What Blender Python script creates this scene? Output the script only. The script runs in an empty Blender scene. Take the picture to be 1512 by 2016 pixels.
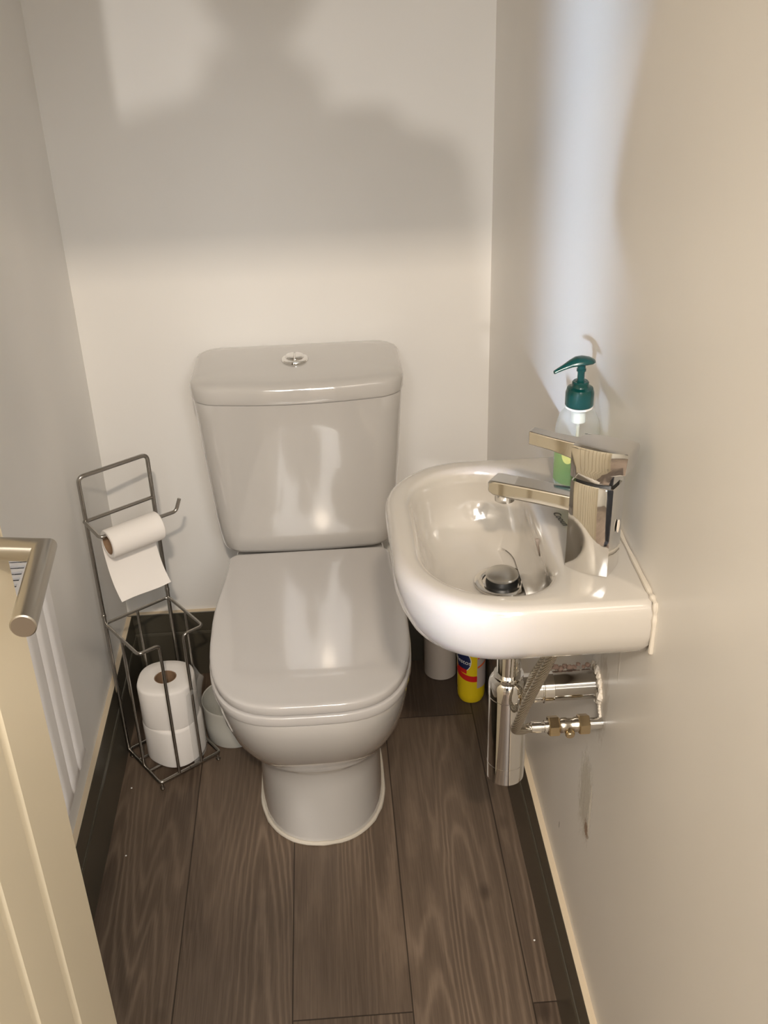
import bpy, math, random
from math import sin, cos, pi, radians
from mathutils import Vector, Matrix, noise
random.seed(4)
sc = bpy.context.scene
COL = sc.collection

# ---------------------------------------------------------------- camera
CAM = Vector((0.4774, -2.0115, 1.5279)); YAW, PITCH, ROLL, FPX = 0.04828, 0.51506, -0.03236, 2133.7
def camera_axes():
    f = Vector((sin(YAW)*cos(PITCH), cos(YAW)*cos(PITCH), -sin(PITCH)))
    r = Vector((cos(YAW), -sin(YAW), 0)); u = r.cross(f)
    r2 = cos(ROLL)*r + sin(ROLL)*u; u2 = -sin(ROLL)*r + cos(ROLL)*u
    return r2, u2, f
cd = bpy.data.cameras.new('camera'); cam = bpy.data.objects.new('camera', cd); COL.objects.link(cam)
r_, u_, f_ = camera_axes()
M4 = Matrix((r_, u_, -f_)).transposed().to_4x4(); M4.translation = CAM
cam.matrix_world = M4
cd.sensor_fit = 'VERTICAL'; cd.sensor_height = 36.0; cd.lens = FPX/2016*36.0; cd.clip_start = 0.005; cd.clip_end = 50
sc.camera = cam

# ---------------------------------------------------------------- light and exposure
sc.view_settings.view_transform = 'Standard'; sc.view_settings.look = 'None'
sc.view_settings.gamma = 1.0; sc.view_settings.use_curve_mapping = False
sc.view_settings.exposure = 0.2
w = bpy.data.worlds.new('world'); sc.world = w; w.use_nodes = True
w.node_tree.nodes['Background'].inputs[0].default_value = (0.62, 0.66, 0.72, 1)
w.node_tree.nodes['Background'].inputs[1].default_value = 0.15
sc.cycles.max_bounces = 10; sc.cycles.diffuse_bounces = 7; sc.cycles.glossy_bounces = 6
sc.cycles.transmission_bounces = 8; sc.cycles.transparent_max_bounces = 12
sc.cycles.caustics_reflective = False; sc.cycles.caustics_refractive = False
sc.cycles.sample_clamp_indirect = 4.0
LAMP = Vector((0.53, -2.78, 2.42)); LAMP_W = 11.5; LAMP_C = (1.0, 0.83, 0.65)
FAR = Vector((0.27, -5.6, 2.15)); FAR_W = 185; FAR_C = (1.0, 0.93, 0.86)
DAY_W = 0.75; DAY_C = (0.62, 0.76, 1.0)
HALL_W = 205.0
def area(name, loc, target, sx, sy, power, color, spread=180):
    d = bpy.data.lights.new(name, 'AREA'); d.shape = 'RECTANGLE'; d.size = sx; d.size_y = sy
    d.energy = power; d.color = color; d.spread = radians(spread)
    o = bpy.data.objects.new(name, d); COL.objects.link(o); o.location = loc
    o.rotation_euler = (Vector(target)-Vector(loc)).to_track_quat('-Z', 'Y').to_euler()
    return o
area('daylight_stripe_beam', (-1.35, -5.05, 1.62), (0.794, -0.675, 1.45), 0.07, 1.25, DAY_W, DAY_C, 3)  # unseen narrow daylight beam, shaped to make the stripe on the right wall
area('hall_fill_light', (0.75, -3.7, 2.46), (0.75, -3.7, 0), 1.9, 2.6, HALL_W, (0.985, 0.97, 0.94))  # unseen soft area light added below the hall ceiling as ambient fill

# ---------------------------------------------------------------- helpers
def prop(o, label=None, cat=None, group=None, kind=None):
    if label: o['label'] = label
    if cat: o['category'] = cat
    if group: o['group'] = group
    if kind: o['kind'] = kind
    return o
class MB:
    """collects shapes in world coordinates, links them as one mesh"""
    def __init__(s): s.v = []; s.f = []; s.m = []
    def add(s, vs, fs, mi=0):
        n = len(s.v); s.v += [tuple(v) for v in vs]; s.f += [tuple(i+n for i in f) for f in fs]; s.m += [mi]*len(fs)
    def box(s, a, b, mi=0):
        x0, y0, z0 = a; x1, y1, z1 = b
        s.add([(x0,y0,z0),(x1,y0,z0),(x1,y1,z0),(x0,y1,z0),(x0,y0,z1),(x1,y0,z1),(x1,y1,z1),(x0,y1,z1)],
              [(0,3,2,1),(4,5,6,7),(0,1,5,4),(1,2,6,5),(2,3,7,6),(3,0,4,7)], mi)
    def loft(s, rings, cap0=True, cap1=True, mi=0, closed=True):
        n = len(rings[0]); vs = [p for r in rings for p in r]; fs = []
        for i in range(len(rings)-1):
            for j in range(n if closed else n-1):
                k = (j+1) % n
                fs.append((i*n+j, i*n+k, (i+1)*n+k, (i+1)*n+j))
        if cap0: fs.append(tuple(reversed(range(n))))
        if cap1: fs.append(tuple(range((len(rings)-1)*n, len(rings)*n)))
        s.add(vs, fs, mi)
    def lathe(s, prof, c, axis=(0,0,1), n=48, mi=0, cap0=True, cap1=True):
        ax = Vector(axis).normalized(); t = Vector((1,0,0)) if abs(ax.x) < .9 else Vector((0,1,0))
        a = ax.cross(t).normalized(); b = ax.cross(a)
        c = Vector(c)
        s.loft([[c + ax*h + (a*cos(2*pi*k/n)+b*sin(2*pi*k/n))*max(r,1e-5) for k in range(n)] for r, h in prof], cap0, cap1, mi)
    def tube(s, pts, r, n=12, mi=0, closed=False, radii=None):
        P = [Vector(p) for p in pts]; m = len(P); rings = []
        prev = None
        for i in range(m):
            if closed: d = (P[(i+1) % m]-P[i-1])
            else: d = P[min(i+1, m-1)]-P[max(i-1, 0)]
            d.normalize()
            if prev is None:
                t = Vector((0,0,1)) if abs(d.z) < .9 else Vector((1,0,0))
                a = d.cross(t).normalized()
            else:
                a = (prev - d*prev.dot(d)).normalized()
            prev = a; b = d.cross(a); rr = radii[i] if radii else r
            rings.append([P[i]+(a*cos(2*pi*k/n)+b*sin(2*pi*k/n))*rr for k in range(n)])
        if closed: rings.append(rings[0]); s.loft(rings, False, False, mi)
        else: s.loft(rings, True, True, mi)
    def build(s, name, mat, parent=None, origin=None, smooth=True, angle=35, bevel=0, seg=3, sub=0):
        o0 = Vector(origin) if origin is not None else (Vector(parent['_o']) if parent is not None else Vector((0,0,0)))
        me = bpy.data.meshes.new(name)
        me.from_pydata([tuple(Vector(v)-o0) for v in s.v], [], s.f); me.validate()
        mats = mat if isinstance(mat, (list, tuple)) else [mat]
        for q in mats: me.materials.append(q)
        if len(mats) > 1 and len(me.polygons) == len(s.m): me.polygons.foreach_set('material_index', s.m)
        import bmesh
        bm = bmesh.new(); bm.from_mesh(me); bmesh.ops.remove_doubles(bm, verts=bm.verts, dist=1e-6)
        bmesh.ops.recalc_face_normals(bm, faces=bm.faces); 
        if smooth:
            for f in bm.faces: f.smooth = True
            for e in bm.edges:
                if len(e.link_faces) == 2 and e.calc_face_angle(0) > radians(angle): e.smooth = False
        bm.to_mesh(me); bm.free()
        o = bpy.data.objects.new(name, me); COL.objects.link(o)
        o['_o'] = tuple(o0)
        if parent is not None: o.parent = parent
        else: o.location = o0
        if bevel:
            b = o.modifiers.new('bevel', 'BEVEL'); b.width = bevel; b.segments = seg; b.limit_method = 'ANGLE'; b.angle_limit = radians(40)
            b.harden_normals = False
        if sub:
            q = o.modifiers.new('sub', 'SUBSURF'); q.levels = sub; q.render_levels = sub
        return o
def thing(name, loc, label, cat, group=None):
    o = bpy.data.objects.new(name, None); COL.objects.link(o); o.location = loc; o['_o'] = tuple(loc)
    o.empty_display_size = .05
    return prop(o, label, cat, group)
def structure(mb, name, mat, **k):
    o = mb.build(name, mat, **k); o['kind'] = 'structure'; return o
def rpoly(pts, r, seg=6):
    """rounded 3D polyline corners"""
    P = [Vector(p) for p in pts]; out = [P[0]]
    for i in range(1, len(P)-1):
        a = (P[i-1]-P[i]); b = (P[i+1]-P[i]); rr = min(r, a.length*.45, b.length*.45)
        A = P[i]+a.normalized()*rr; B = P[i]+b.normalized()*rr
        for k in range(seg+1):
            t = k/seg; out.append(A*(1-t)**2 + P[i]*2*t*(1-t) + B*t*t)
    out.append(P[-1]); return out
def catmull(P, n=8, closed=False):
    P = [Vector(p) for p in P]; m = len(P); out = []
    for i in range(m if closed else m-1):
        if closed: a, b, c, d = P[i-1], P[i], P[(i+1) % m], P[(i+2) % m]
        else: a, b, c, d = P[max(i-1,0)], P[i], P[i+1], P[min(i+2, m-1)]
        for k in range(n):
            t = k/n
            out.append(.5*((2*b)+(c-a)*t+(2*a-5*b+4*c-d)*t*t+(3*b-a-3*c+d)*t**3))
    if not closed: out.append(P[-1])
    return out

# ---------------------------------------------------------------- materials
def mat(name, color, rough=.5, metal=0, coat=0, spec=.5, **k):
    m = bpy.data.materials.new(name); m.use_nodes = True; b = m.node_tree.nodes['Principled BSDF']
    b.inputs['Base Color'].default_value = (*color, 1); b.inputs['Roughness'].default_value = rough
    b.inputs['Metallic'].default_value = metal; b.inputs['Coat Weight'].default_value = coat
    b.inputs['Specular IOR Level'].default_value = spec
    if coat: b.inputs['Coat Roughness'].default_value = .03
    for kk, v in k.items(): b.inputs[kk].default_value = v
    return m
class N:
    def __init__(s, m): s.t = m.node_tree; s.b = s.t.nodes['Principled BSDF']
    def n(s, typ, **k):
        o = s.t.nodes.new(typ)
        for a, v in k.items(): setattr(o, a, v)
        return o
    def l(s, a, b): s.t.links.new(a, b)
    def val(s, x, sock):
        if isinstance(x, (int, float)): sock.default_value = x
        else: s.l(x, sock)
    def math(s, op, a, b=0, c=None):
        o = s.n('ShaderNodeMath', operation=op); s.val(a, o.inputs[0]); s.val(b, o.inputs[1])
        if c is not None: s.val(c, o.inputs[2])
        return o.outputs[0]
    def pos(s):
        o = s.n('ShaderNodeNewGeometry'); x = s.n('ShaderNodeSeparateXYZ'); s.l(o.outputs['Position'], x.inputs[0])
        return x.outputs[0], x.outputs[1], x.outputs[2]
    def xyz(s, a, b, c):
        o = s.n('ShaderNodeCombineXYZ'); s.val(a, o.inputs[0]); s.val(b, o.inputs[1]); s.val(c, o.inputs[2]); return o.outputs[0]
    def noise(s, vec, scale, detail=3, rough=.5, dist=0):
        o = s.n('ShaderNodeTexNoise'); s.l(vec, o.inputs['Vector']); o.inputs['Scale'].default_value = scale
        o.inputs['Detail'].default_value = detail; o.inputs['Roughness'].default_value = rough; o.inputs['Distortion'].default_value = dist
        return o.outputs['Fac']
    def ramp(s, fac, stops):
        o = s.n('ShaderNodeValToRGB'); s.l(fac, o.inputs[0]); e = o.color_ramp.elements
        while len(e) < len(stops): e.new(.5)
        for i, (p, c) in enumerate(stops):
            e[i].position = p; e[i].color = (*c, 1) if len(c) == 3 else c
        return o.outputs[0]
    def mix(s, f, a, b):
        o = s.n('ShaderNodeMix', data_type='RGBA'); s.val(f, o.inputs[0])
        for x, i in ((a, 6), (b, 7)):
            if isinstance(x, tuple): o.inputs[i].default_value = (*x, 1)
            else: s.l(x, o.inputs[i])
        return o.outputs[2]
    def bump(s, h, strength=.3, dist=.001):
        o = s.n('ShaderNodeBump'); s.l(h, o.inputs['Height']); o.inputs['Strength'].default_value = strength
        o.inputs['Distance'].default_value = dist; s.l(o.outputs[0], s.b.inputs['Normal'])
    def color(s, c): s.l(c, s.b.inputs['Base Color'])

def paint(name, c, rough=.55, sc_=60):
    m = mat(name, c, rough); n = N(m); x, y, z = n.pos(); v = n.xyz(x, y, z)
    a = n.noise(v, 3.0, 2); d = .03
    n.color(n.ramp(a, [(.3, tuple(q*(1-d) for q in c)), (.7, tuple(min(1, q*(1+d)) for q in c))]))
    n.bump(n.noise(v, sc_, 4, .6), .12, .0015)
    return m
M = {}
M['wall'] = paint('white_wall_paint', (.85, .84, .82))
# right wall: same paint with filler stains and scrapes where the wall is damaged
def wall_right_mat():
    m = paint('patched_wall_paint', (.84, .815, .775), .35, 40); n = N(m)
    x, y, z = n.pos()
    base = n.b.inputs['Base Color'].links[0].from_socket
    def blob(cy, cz, ry, rz, soft, ns, amp, slope=0.0):
        dy = n.math('DIVIDE', n.math('SUBTRACT', n.math('SUBTRACT', y, cy), n.math('MULTIPLY', n.math('SUBTRACT', z, cz), slope)), ry)
        dz = n.math('DIVIDE', n.math('SUBTRACT', z, cz), rz)
        d = n.math('SQRT', n.math('ADD', n.math('MULTIPLY', dy, dy), n.math('MULTIPLY', dz, dz)))
        nn = n.noise(n.xyz(x, n.math('MULTIPLY', y, 2.5), z), ns, 4, .7)
        d = n.math('ADD', d, n.math('MULTIPLY', n.math('SUBTRACT', nn, .5), amp))
        o = n.n('ShaderNodeMapRange'); n.l(d, o.inputs[0]); o.inputs[1].default_value = 1; o.inputs[2].default_value = 1-soft
        o.inputs[3].default_value = 0; o.inputs[4].default_value = 1
        return o.outputs[0]
    s1 = blob(-.925, .448, .038, .082, .45, 80, 1.7)
    c = n.mix(n.math('MULTIPLY', s1, .6), base, (.47, .43, .34))
    s2 = blob(-.944, .402, .012, .015, .25, 230, 2.6)
    c = n.mix(n.math('MULTIPLY', s2, .9), c, (.25, .15, .09))
    s3 = blob(-.953, .445, .005, .06, .25, 190, 2.6)
    c = n.mix(n.math('MULTIPLY', s3, .8), c, (.93, .88, .78))
    s4 = blob(-1.018, .745, .0035, .032, .3, 90, 1.2)
    c = n.mix(n.math('MULTIPLY', s4, .8), c, (.9, .86, .8))
    s5 = blob(-.962, .65, .030, .075, .4, 70, 1.5)
    c = n.mix(n.math('MULTIPLY', s5, .55), c, (.50, .44, .36))
    s6 = blob(-.90, .70, .022, .03, .5, 90, 1.8)
    c = n.mix(n.math('MULTIPLY', s6, .7), c, (.33, .26, .22))
    s7 = blob(-.797, .262, .0018, .008, .3, 20, .1)
    c = n.mix(s7, c, (.12, .1, .08))
    n.color(c)
    bu = n.n('ShaderNodeBump'); bu.inputs['Strength'].default_value = .6; bu.inputs['Distance'].default_value = .003
    hh = n.math('ADD', n.math('MULTIPLY', s1, n.noise(n.xyz(x, n.math('MULTIPLY', y, 4), z), 90, 3)), n.math('ADD', s4, s3))
    n.l(hh, bu.inputs['Height'])
    old = n.b.inputs['Normal'].links[0].from_socket; n.l(old, bu.inputs['Normal']); n.l(bu.outputs[0], n.b.inputs['Normal'])
    return m
M['wall_right'] = wall_right_mat()
M['ceiling'] = paint('ceiling_paint', (.9, .89, .87))
M['hall'] = paint('hall_wall_paint', (.50, .46, .39))
M['board'] = mat('dark_grey_gloss_paint', (.078, .070, .052), .3)
M['board_top'] = mat('cream_unpainted_edge', (.62, .52, .38), .5)
M['ceramic'] = mat('white_glazed_ceramic', (.54, .52, .495), .10, 0, 1, .5)
M['basin'] = mat('white_glazed_basin_ceramic', (.49, .455, .405), .12, 0, 1, .5)
M['basin'].node_tree.nodes['Principled BSDF'].inputs['Coat Roughness'].default_value = .09
M['seat'] = mat('white_seat_plastic', (.54, .52, .505), .12, 0, .6)
M['chrome'] = mat('polished_chrome', (.80, .79, .77), .05, 1)
M['wire'] = mat('chrome_wire', (.42, .40, .37), .22, 1)
M['satin'] = mat('brushed_nickel', (.50, .47, .42), .28, 1)
M['brass'] = mat('nickel_plated_brass', (.62, .50, .32), .2, 1)
M['brass2'] = mat('dull_fitting_metal', (.55, .50, .42), .25, 1)
M['black'] = mat('black_rubber', (.01, .01, .01), .4)
M['silicone'] = mat('cream_silicone_sealant', (.58, .53, .45), .6)
M['roll'] = mat('white_toilet_tissue', (.86, .83, .80), .9)
M['card'] = mat('brown_cardboard', (.27, .17, .10), .9)
M['radiator'] = mat('white_radiator_enamel', (.92, .91, .92), .3)
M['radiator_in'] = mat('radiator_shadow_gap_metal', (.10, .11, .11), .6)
M['door'] = mat('cream_door_paint', (.66, .58, .43), .38)
M['binwhite'] = mat('white_plastic', (.60, .60, .56), .35)
M['can'] = mat('off_white_plastic', (.52, .46, .40), .4)
M['teal'] = mat('dark_teal_plastic', (.002, .045, .042), .22, 0, .3)
M['yellow'] = mat('yellow_plastic', (.80, .58, .012), .3)
M['navy'] = mat('navy_label_print', (.012, .02, .08), .4)
M['red'] = mat('red_label_print', (.62, .02, .015), .4)
M['white'] = mat('white_label_print', (.8, .8, .78), .4)
M['greylabel'] = mat('back_label_print', (.5, .42, .38), .4)
M['orange'] = mat('orange_label_print', (.75, .12, .02), .4)
M['ink'] = mat('dark_grey_ink', (.06, .06, .07), .5)
M['pale_oval'] = mat('cream_oval', (.85, .76, .64), .5)
def thin_clear(name, tint, body, amount, rough=.04):
    """thin see-through plastic: tinted transparency, a little body colour and a surface sheen"""
    m = bpy.data.materials.new(name); m.use_nodes = True; t = m.node_tree
    b = t.nodes['Principled BSDF']; b.inputs['Base Color'].default_value = (*body, 1); b.inputs['Roughness'].default_value = rough
    tr = t.nodes.new('ShaderNodeBsdfTransparent'); tr.inputs[0].default_value = (*tint, 1)
    fr = t.nodes.new('ShaderNodeLayerWeight'); fr.inputs[0].default_value = .35
    ma = t.nodes.new('ShaderNodeMath'); ma.operation = 'MULTIPLY_ADD'; ma.inputs[1].default_value = .55; ma.inputs[2].default_value = amount
    t.links.new(fr.outputs['Facing'], ma.inputs[0])
    mx = t.nodes.new('ShaderNodeMixShader'); t.links.new(ma.outputs[0], mx.inputs[0])
    t.links.new(tr.outputs[0], mx.inputs[1]); t.links.new(b.outputs[0], mx.inputs[2]); t.links.new(mx.outputs[0], t.nodes['Material Output'].inputs[0])
    return m
M['clear'] = thin_clear('clear_bottle_plastic', (.97, .98, .97), (.62, .64, .62), .06)
M['soap'] = thin_clear('green_liquid_soap', (.55, .72, .35), (.22, .31, .11), .5, .1)
def film_mat():
    m = bpy.data.materials.new('thin_clear_film'); m.use_nodes = True; t = m.node_tree
    b = t.nodes['Principled BSDF']; b.inputs['Base Color'].default_value = (.8, .8, .78, 1); b.inputs['Roughness'].default_value = .15
    tr = t.nodes.new('ShaderNodeBsdfTransparent'); mx = t.nodes.new('ShaderNodeMixShader'); mx.inputs[0].default_value = .3
    t.links.new(tr.outputs[0], mx.inputs[1]); t.links.new(b.outputs[0], mx.inputs[2]); t.links.new(mx.outputs[0], t.nodes['Material Output'].inputs[0])
    return m
M['film'] = film_mat()
def hose_mat():
    m = mat('braided_steel', (.55, .50, .42), .3, 1); n = N(m); x, y, z = n.pos()
    a = n.math('SINE', n.math('MULTIPLY', n.math('ADD', z, n.math('MULTIPLY', x, .6)), 2400))
    b = n.math('SINE', n.math('MULTIPLY', n.math('SUBTRACT', z, n.math('MULTIPLY', x, 1.4)), 1800))
    h = n.math('ADD', a, b)
    n.color(n.ramp(n.math('MULTIPLY_ADD', h, .25, .5), [(.2, (.22, .19, .15)), (.7, (.70, .64, .54))]))
    n.bump(h, .5, .0004); return m
M['hose'] = hose_mat()
def floor_mat():
    m = mat('grey_oak_laminate', (.1, .08, .06), .42, spec=.35); n = N(m); x, y, z = n.pos()
    W, S0 = .19, .171
    u = n.math('DIVIDE', n.math('SUBTRACT', x, S0), W); idx = n.math('FLOOR', u); fx = n.math('SUBTRACT', u, idx)
    par = n.math('ABSOLUTE', n.math('MODULO', idx, 2.0))
    off = n.math('MULTIPLY_ADD', par, -.703, -.213)          # joint position in even and odd rows
    v = n.math('DIVIDE', n.math('SUBTRACT', y, off), 1.28); row = n.math('FLOOR', v); fy = n.math('SUBTRACT', v, row)
    wn = n.n('ShaderNodeTexWhiteNoise', noise_dimensions='2D'); n.l(n.xyz(idx, row, 0), wn.inputs['Vector']); rnd = wn.outputs['Value']
    px = n.math('MULTIPLY', n.math('SUBTRACT', fx, .5), W)
    r10 = n.math('MULTIPLY', rnd, 37)
    # growth rings: contours of a stretched field make the cathedral figure
    field = n.noise(n.xyz(n.math('MULTIPLY', px, 8.0), n.math('MULTIPLY', y, .62), r10), 1.0, 1.5, .4, .12)
    wob = n.noise(n.xyz(n.math('MULTIPLY', px, 30), n.math('MULTIPLY', y, 9), r10), 1.0, 3, .6)
    ph = n.math('ADD', n.math('MULTIPLY', field, 190), n.math('MULTIPLY', wob, 5.0))
    ring = n.math('MULTIPLY_ADD', n.math('SINE', ph), .5, .5)
    ring = n.math('POWER', ring, 2.2)
    fib = n.noise(n.xyz(n.math('MULTIPLY', px, 420), n.math('MULTIPLY', y, 9), r10), 1.0, 3, .65)
    big = n.noise(n.xyz(n.math('MULTIPLY', px, 9), n.math('MULTIPLY', y, 2.2), n.math('ADD', r10, 9)), 1.0, 3, .5)
    amt = n.ramp(n.noise(n.xyz(n.math('MULTIPLY', px, 6), n.math('MULTIPLY', y, 1.5), n.math('ADD', r10, 3)), 1.0, 2), [(.38, (.15,)*3), (.62, (1,)*3)])
    t = n.math('ADD', n.math('MULTIPLY', n.math('MULTIPLY', ring, amt), .20), n.math('ADD', n.math('MULTIPLY', fib, .38), n.math('MULTIPLY', big, .42)))
    t = n.math('ADD', t, n.math('MULTIPLY', n.math('SUBTRACT', rnd, .5), .10))
    c = n.ramp(t, [(.30, (.080, .056, .040)), (.55, (.155, .112, .080)), (.85, (.27, .20, .148))])
    # knots
    vo = n.n('ShaderNodeTexVoronoi'); n.l(n.xyz(n.math('MULTIPLY', px, 1.0), n.math('MULTIPLY', y, .55), n.math('MULTIPLY', r10, .3)), vo.inputs['Vector']); vo.inputs['Scale'].default_value = 9
    kn = n.ramp(vo.outputs['Distance'], [(.03, (1,)*3), (.13, (0,)*3)])
    c = n.mix(n.math('MULTIPLY', kn, .55), c, (.035, .022, .016))
    # seams
    ex = n.math('MULTIPLY', n.math('MINIMUM', fx, n.math('SUBTRACT', 1, fx)), W)
    ey = n.math('MULTIPLY', n.math('MINIMUM', fy, n.math('SUBTRACT', 1, fy)), 1.28)
    e = n.math('MINIMUM', ex, ey)
    seam = n.ramp(n.math('MULTIPLY', e, 100), [(.06, (1,)*3), (.16, (0,)*3)])
    c = n.mix(n.math('MULTIPLY', seam, .85), c, (.02, .014, .010))
    n.color(c)
    n.l(n.math('MULTIPLY_ADD', fib, .25, .32), n.b.inputs['Roughness'])
    n.bump(n.math('SUBTRACT', n.math('MULTIPLY', ring, .25), seam), .25, .001)
    return m
M['floor'] = floor_mat()

# ---------------------------------------------------------------- the room
W = 0.794; YD0, YD1 = -1.79, -1.89; H = 2.50; HD = 1.955
b = MB(); b.box((-2.2, -6.3, -.05), (1.9, .1, 0)); structure(b, 'floor', M['floor'], smooth=False)
b = MB(); b.box((-.1, 0, 0), (W+.1, .1, H)); structure(b, 'wall_back', M['wall'], smooth=False)
b = MB(); b.box((-.1, YD0, 0), (0, 0, H)); structure(b, 'wall_left', M['wall'], smooth=False)
b = MB(); b.box((W, YD0, 0), (W+.1, 0, H)); structure(b, 'wall_right', M['wall_right'], smooth=False)
b = MB(); b.box((-2.1, YD1, 0), (.01, YD0, H)); b.box((W-.01, YD1, 0), (1.8, YD0, H)); b.box((.01, YD1, HD+.03), (W-.01, YD0, H))
structure(b, 'wall_front', M['wall'], smooth=False)
b = MB(); b.box((-2.1, -6.2, H), (1.8, .1, H+.05)); structure(b, 'ceiling', M['ceiling'], smooth=False)
b = MB(); b.box((-2.2, -6.2, 0), (-2.1, YD1, H)); structure(b, 'wall_hall_left', M['hall'], smooth=False)
b = MB(); b.box((1.8, -6.2, 0), (1.9, YD1, H)); structure(b, 'wall_hall_right', M['hall'], smooth=False)
b = MB(); b.box((-2.1, -6.3, 0), (1.8, -6.2, H)); structure(b, 'wall_hall_back', M['hall'], smooth=False)
b = MB()   # door lining
b.box((.01, YD1-.01, 0), (.035, YD0+.005, HD+.03)); b.box((W-.035, YD1-.01, 0), (W-.01, YD0+.005, HD+.03)); b.box((.035, YD1-.01, HD), (W-.035, YD0+.005, HD+.03))
structure(b, 'trim_1', M['door'], smooth=False, bevel=.002)

def baseboard(name, p0, p1, nrm):
    """profile swept from p0 to p1, nrm points into the room"""
    prof = [(0, 0), (.0150, 0), (.0150, .112), (.0135, .1165), (.0120, .1175), (.0125, .121), (.0105, .1655), (.0095, .167), (0, .168)]
    nx, ny = nrm; rings = []
    for p in (p0, p1):
        rings.append([(p[0]+nx*t, p[1]+ny*t, h) for t, h in prof])
    b = MB(); n = len(prof)
    vs = rings[0]+rings[1]; fs = []; ms = []
    for j in range(n):
        k = (j+1) % n; fs.append((j, k, n+k, n+j)); ms.append(1 if j in (7,) else 0)
    fs += [tuple(range(n)), tuple(range(n, 2*n))]; ms += [0, 0]
    b.add(vs, fs); b.m = ms
    structure(b, name, [M['board'], M['board_top']], smooth=False)
baseboard('baseboard_back', (0, 0), (W, 0), (0, -1))
baseboard('baseboard_left', (0, -.014), (0, YD0), (1, 0))
baseboard('baseboard_right', (W, -.014), (W, YD0), (-1, 0))

# ---------------------------------------------------------------- toilet
TX = .417
def dring(z, w, yf, ym, yb, wb, nn=2.8, cr=.02, n=28, cx=TX):
    """D shaped outline: superellipse front, slightly tapering sides, rounded rear corners"""
    pts = []
    for i in range(n+1):                    # right side to left side through the front
        t = pi*i/n
        c, s_ = cos(t), sin(t)
        x = w*math.copysign(abs(c)**(2/nn), c); y = ym-(ym-yf)*abs(s_)**(2/nn)
        pts.append((cx+x, y, z))
    L = ym; side = []
    for k in range(1, 6):
        t = k/6; side.append((t, ))
    def sidept(sgn, t):
        e = t*t*(3-2*t); return (cx+sgn*(w+(wb-w)*e), ym+(yb-cr-ym)*t, z)
    for k in range(1, 7): pts.append(sidept(-1, k/6))
    for k in range(1, 7):
        a = k/6*pi/2; pts.append((cx-(wb-cr)-cr*cos(a), yb-cr+cr*sin(a), z))
    for k in range(1, 6): pts.append((cx-(wb-cr)+2*(wb-cr)*k/6, yb, z))
    for k in range(0, 6):
        a = pi/2-k/6*pi/2; pts.append((cx+(wb-cr)+cr*cos(a), yb-cr+cr*sin(a), z))
    for k in range(6, 0, -1): pts.append(sidept(1, k/6))
    return pts
toi = thing('toilet', (TX, -.35, 0), 'white close-coupled toilet with closed lid standing against the back wall', 'toilet')
b = MB()
b.loft([dring(0, .117, -.553, -.40, -.06, .110, 2.25, .03), dring(.06, .1155, -.551, -.40, -.06, .110, 2.25, .03),
        dring(.13, .1145, -.550, -.40, -.05, .112, 2.25, .03), dring(.168, .1145, -.551, -.40, -.05, .115, 2.25, .03),
        dring(.180, .1165, -.556, -.40, -.05, .118, 2.3, .03), dring(.190, .124, -.567, -.41, -.05, .12, 2.35, .03),
        dring(.210, .134, -.588, -.42, -.05, .122, 2.4, .03), dring(.240, .146, -.615, -.43, -.05, .126, 2.5, .03),
        dring(.280, .157, -.645, -.44, -.05, .132, 2.6, .03), dring(.325, .1655, -.669, -.44, -.05, .138, 2.75, .03),
        dring(.365, .1695, -.683, -.44, -.05, .142, 2.85, .03), dring(.388, .1700, -.685, -.44, -.05, .144, 2.9, .03),
        dring(.3945, .1690, -.684, -.44, -.05, .144, 2.9, .03), dring(.397, .165, -.680, -.44, -.053, .142, 2.9, .03)])
pan = b.build('pan', M['ceramic'], toi)
# sealant bead round the foot
b = MB(); ring = dring(.003, .1185, -.555, -.40, -.06, .112, 2.25, .03)
rr = [.0042+.0016*noise.noise(Vector((i*.9, 0, 3))) for i in range(len(ring))]
b.tube(ring, .006, 8, closed=True, radii=rr)
b.build('sealant_bead', M['silicone'], toi)
def slab(z0, z1, w, yf, yb, wb, e, cr=.02):
    R = []
    for dz, ins in ((0, e*.7), (e*.3, e*.2), (e*.8, 0)): R.append((z0+dz, ins))
    for dz, ins in ((-e*1.3, 0), (-e*.7, e*.25), (-e*.25, e*.8), (-e*.05, e*1.6), (0, e*3)): R.append((z1+dz, ins))
    return [dring(z, w-i, yf+i, -.44, yb-i, wb-i, 3.3, max(.004, cr-i)) for z, i in R]
b = MB(); b.loft(slab(.3995, .4170, .1725, -.688, -.215, .155, .0022)); b.build('seat', M['seat'], toi)
b = MB()
R = slab(.4195, .4375, .1705, -.686, -.218, .153, .0035)
R.append(dring(.4388, .13, -.62, -.44, -.27, .12, 3.0, .01)); R.append(dring(.4393, .07, -.53, -.44, -.33, .06, 2.8, .01))
b.loft(R); b.build('lid', M['seat'], toi)
for s in (-1, 1):
    b = MB(); b.lathe([(.011, 0), (.011, .034), (.009, .036)], (TX+s*.075-.018, -.208, .412), (1, 0, 0), 20)
    b.build('hinge', M['seat'], toi)
def cring(z, hw, yf, yb, r, bow=.008, n=8, cx=.4155, rb=.012):
    pts = []
    for i in range(17):
        t = i/16; x = -(hw-r)+2*(hw-r)*t
        pts.append((cx+x, yf-bow*(1-(2*t-1)**2), z))
    for k in range(1, n+1): a = -pi/2+k/n*pi/2; pts.append((cx+(hw-r)+r*cos(a), yf+r+r*sin(a), z))
    for k in range(0, 5): a = k/4*pi/2; pts.append((cx+(hw-rb)+rb*cos(a), yb-rb+rb*sin(a), z))
    for k in range(0, 5): a = pi/2+k/4*pi/2; pts.append((cx-(hw-rb)+rb*cos(a), yb-rb+rb*sin(a), z))
    for k in range(0, n): a = pi+k/n*pi/2; pts.append((cx-(hw-r)+r*cos(a), yf+r+r*sin(a), z))
    return pts
b = MB()
R = []
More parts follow.
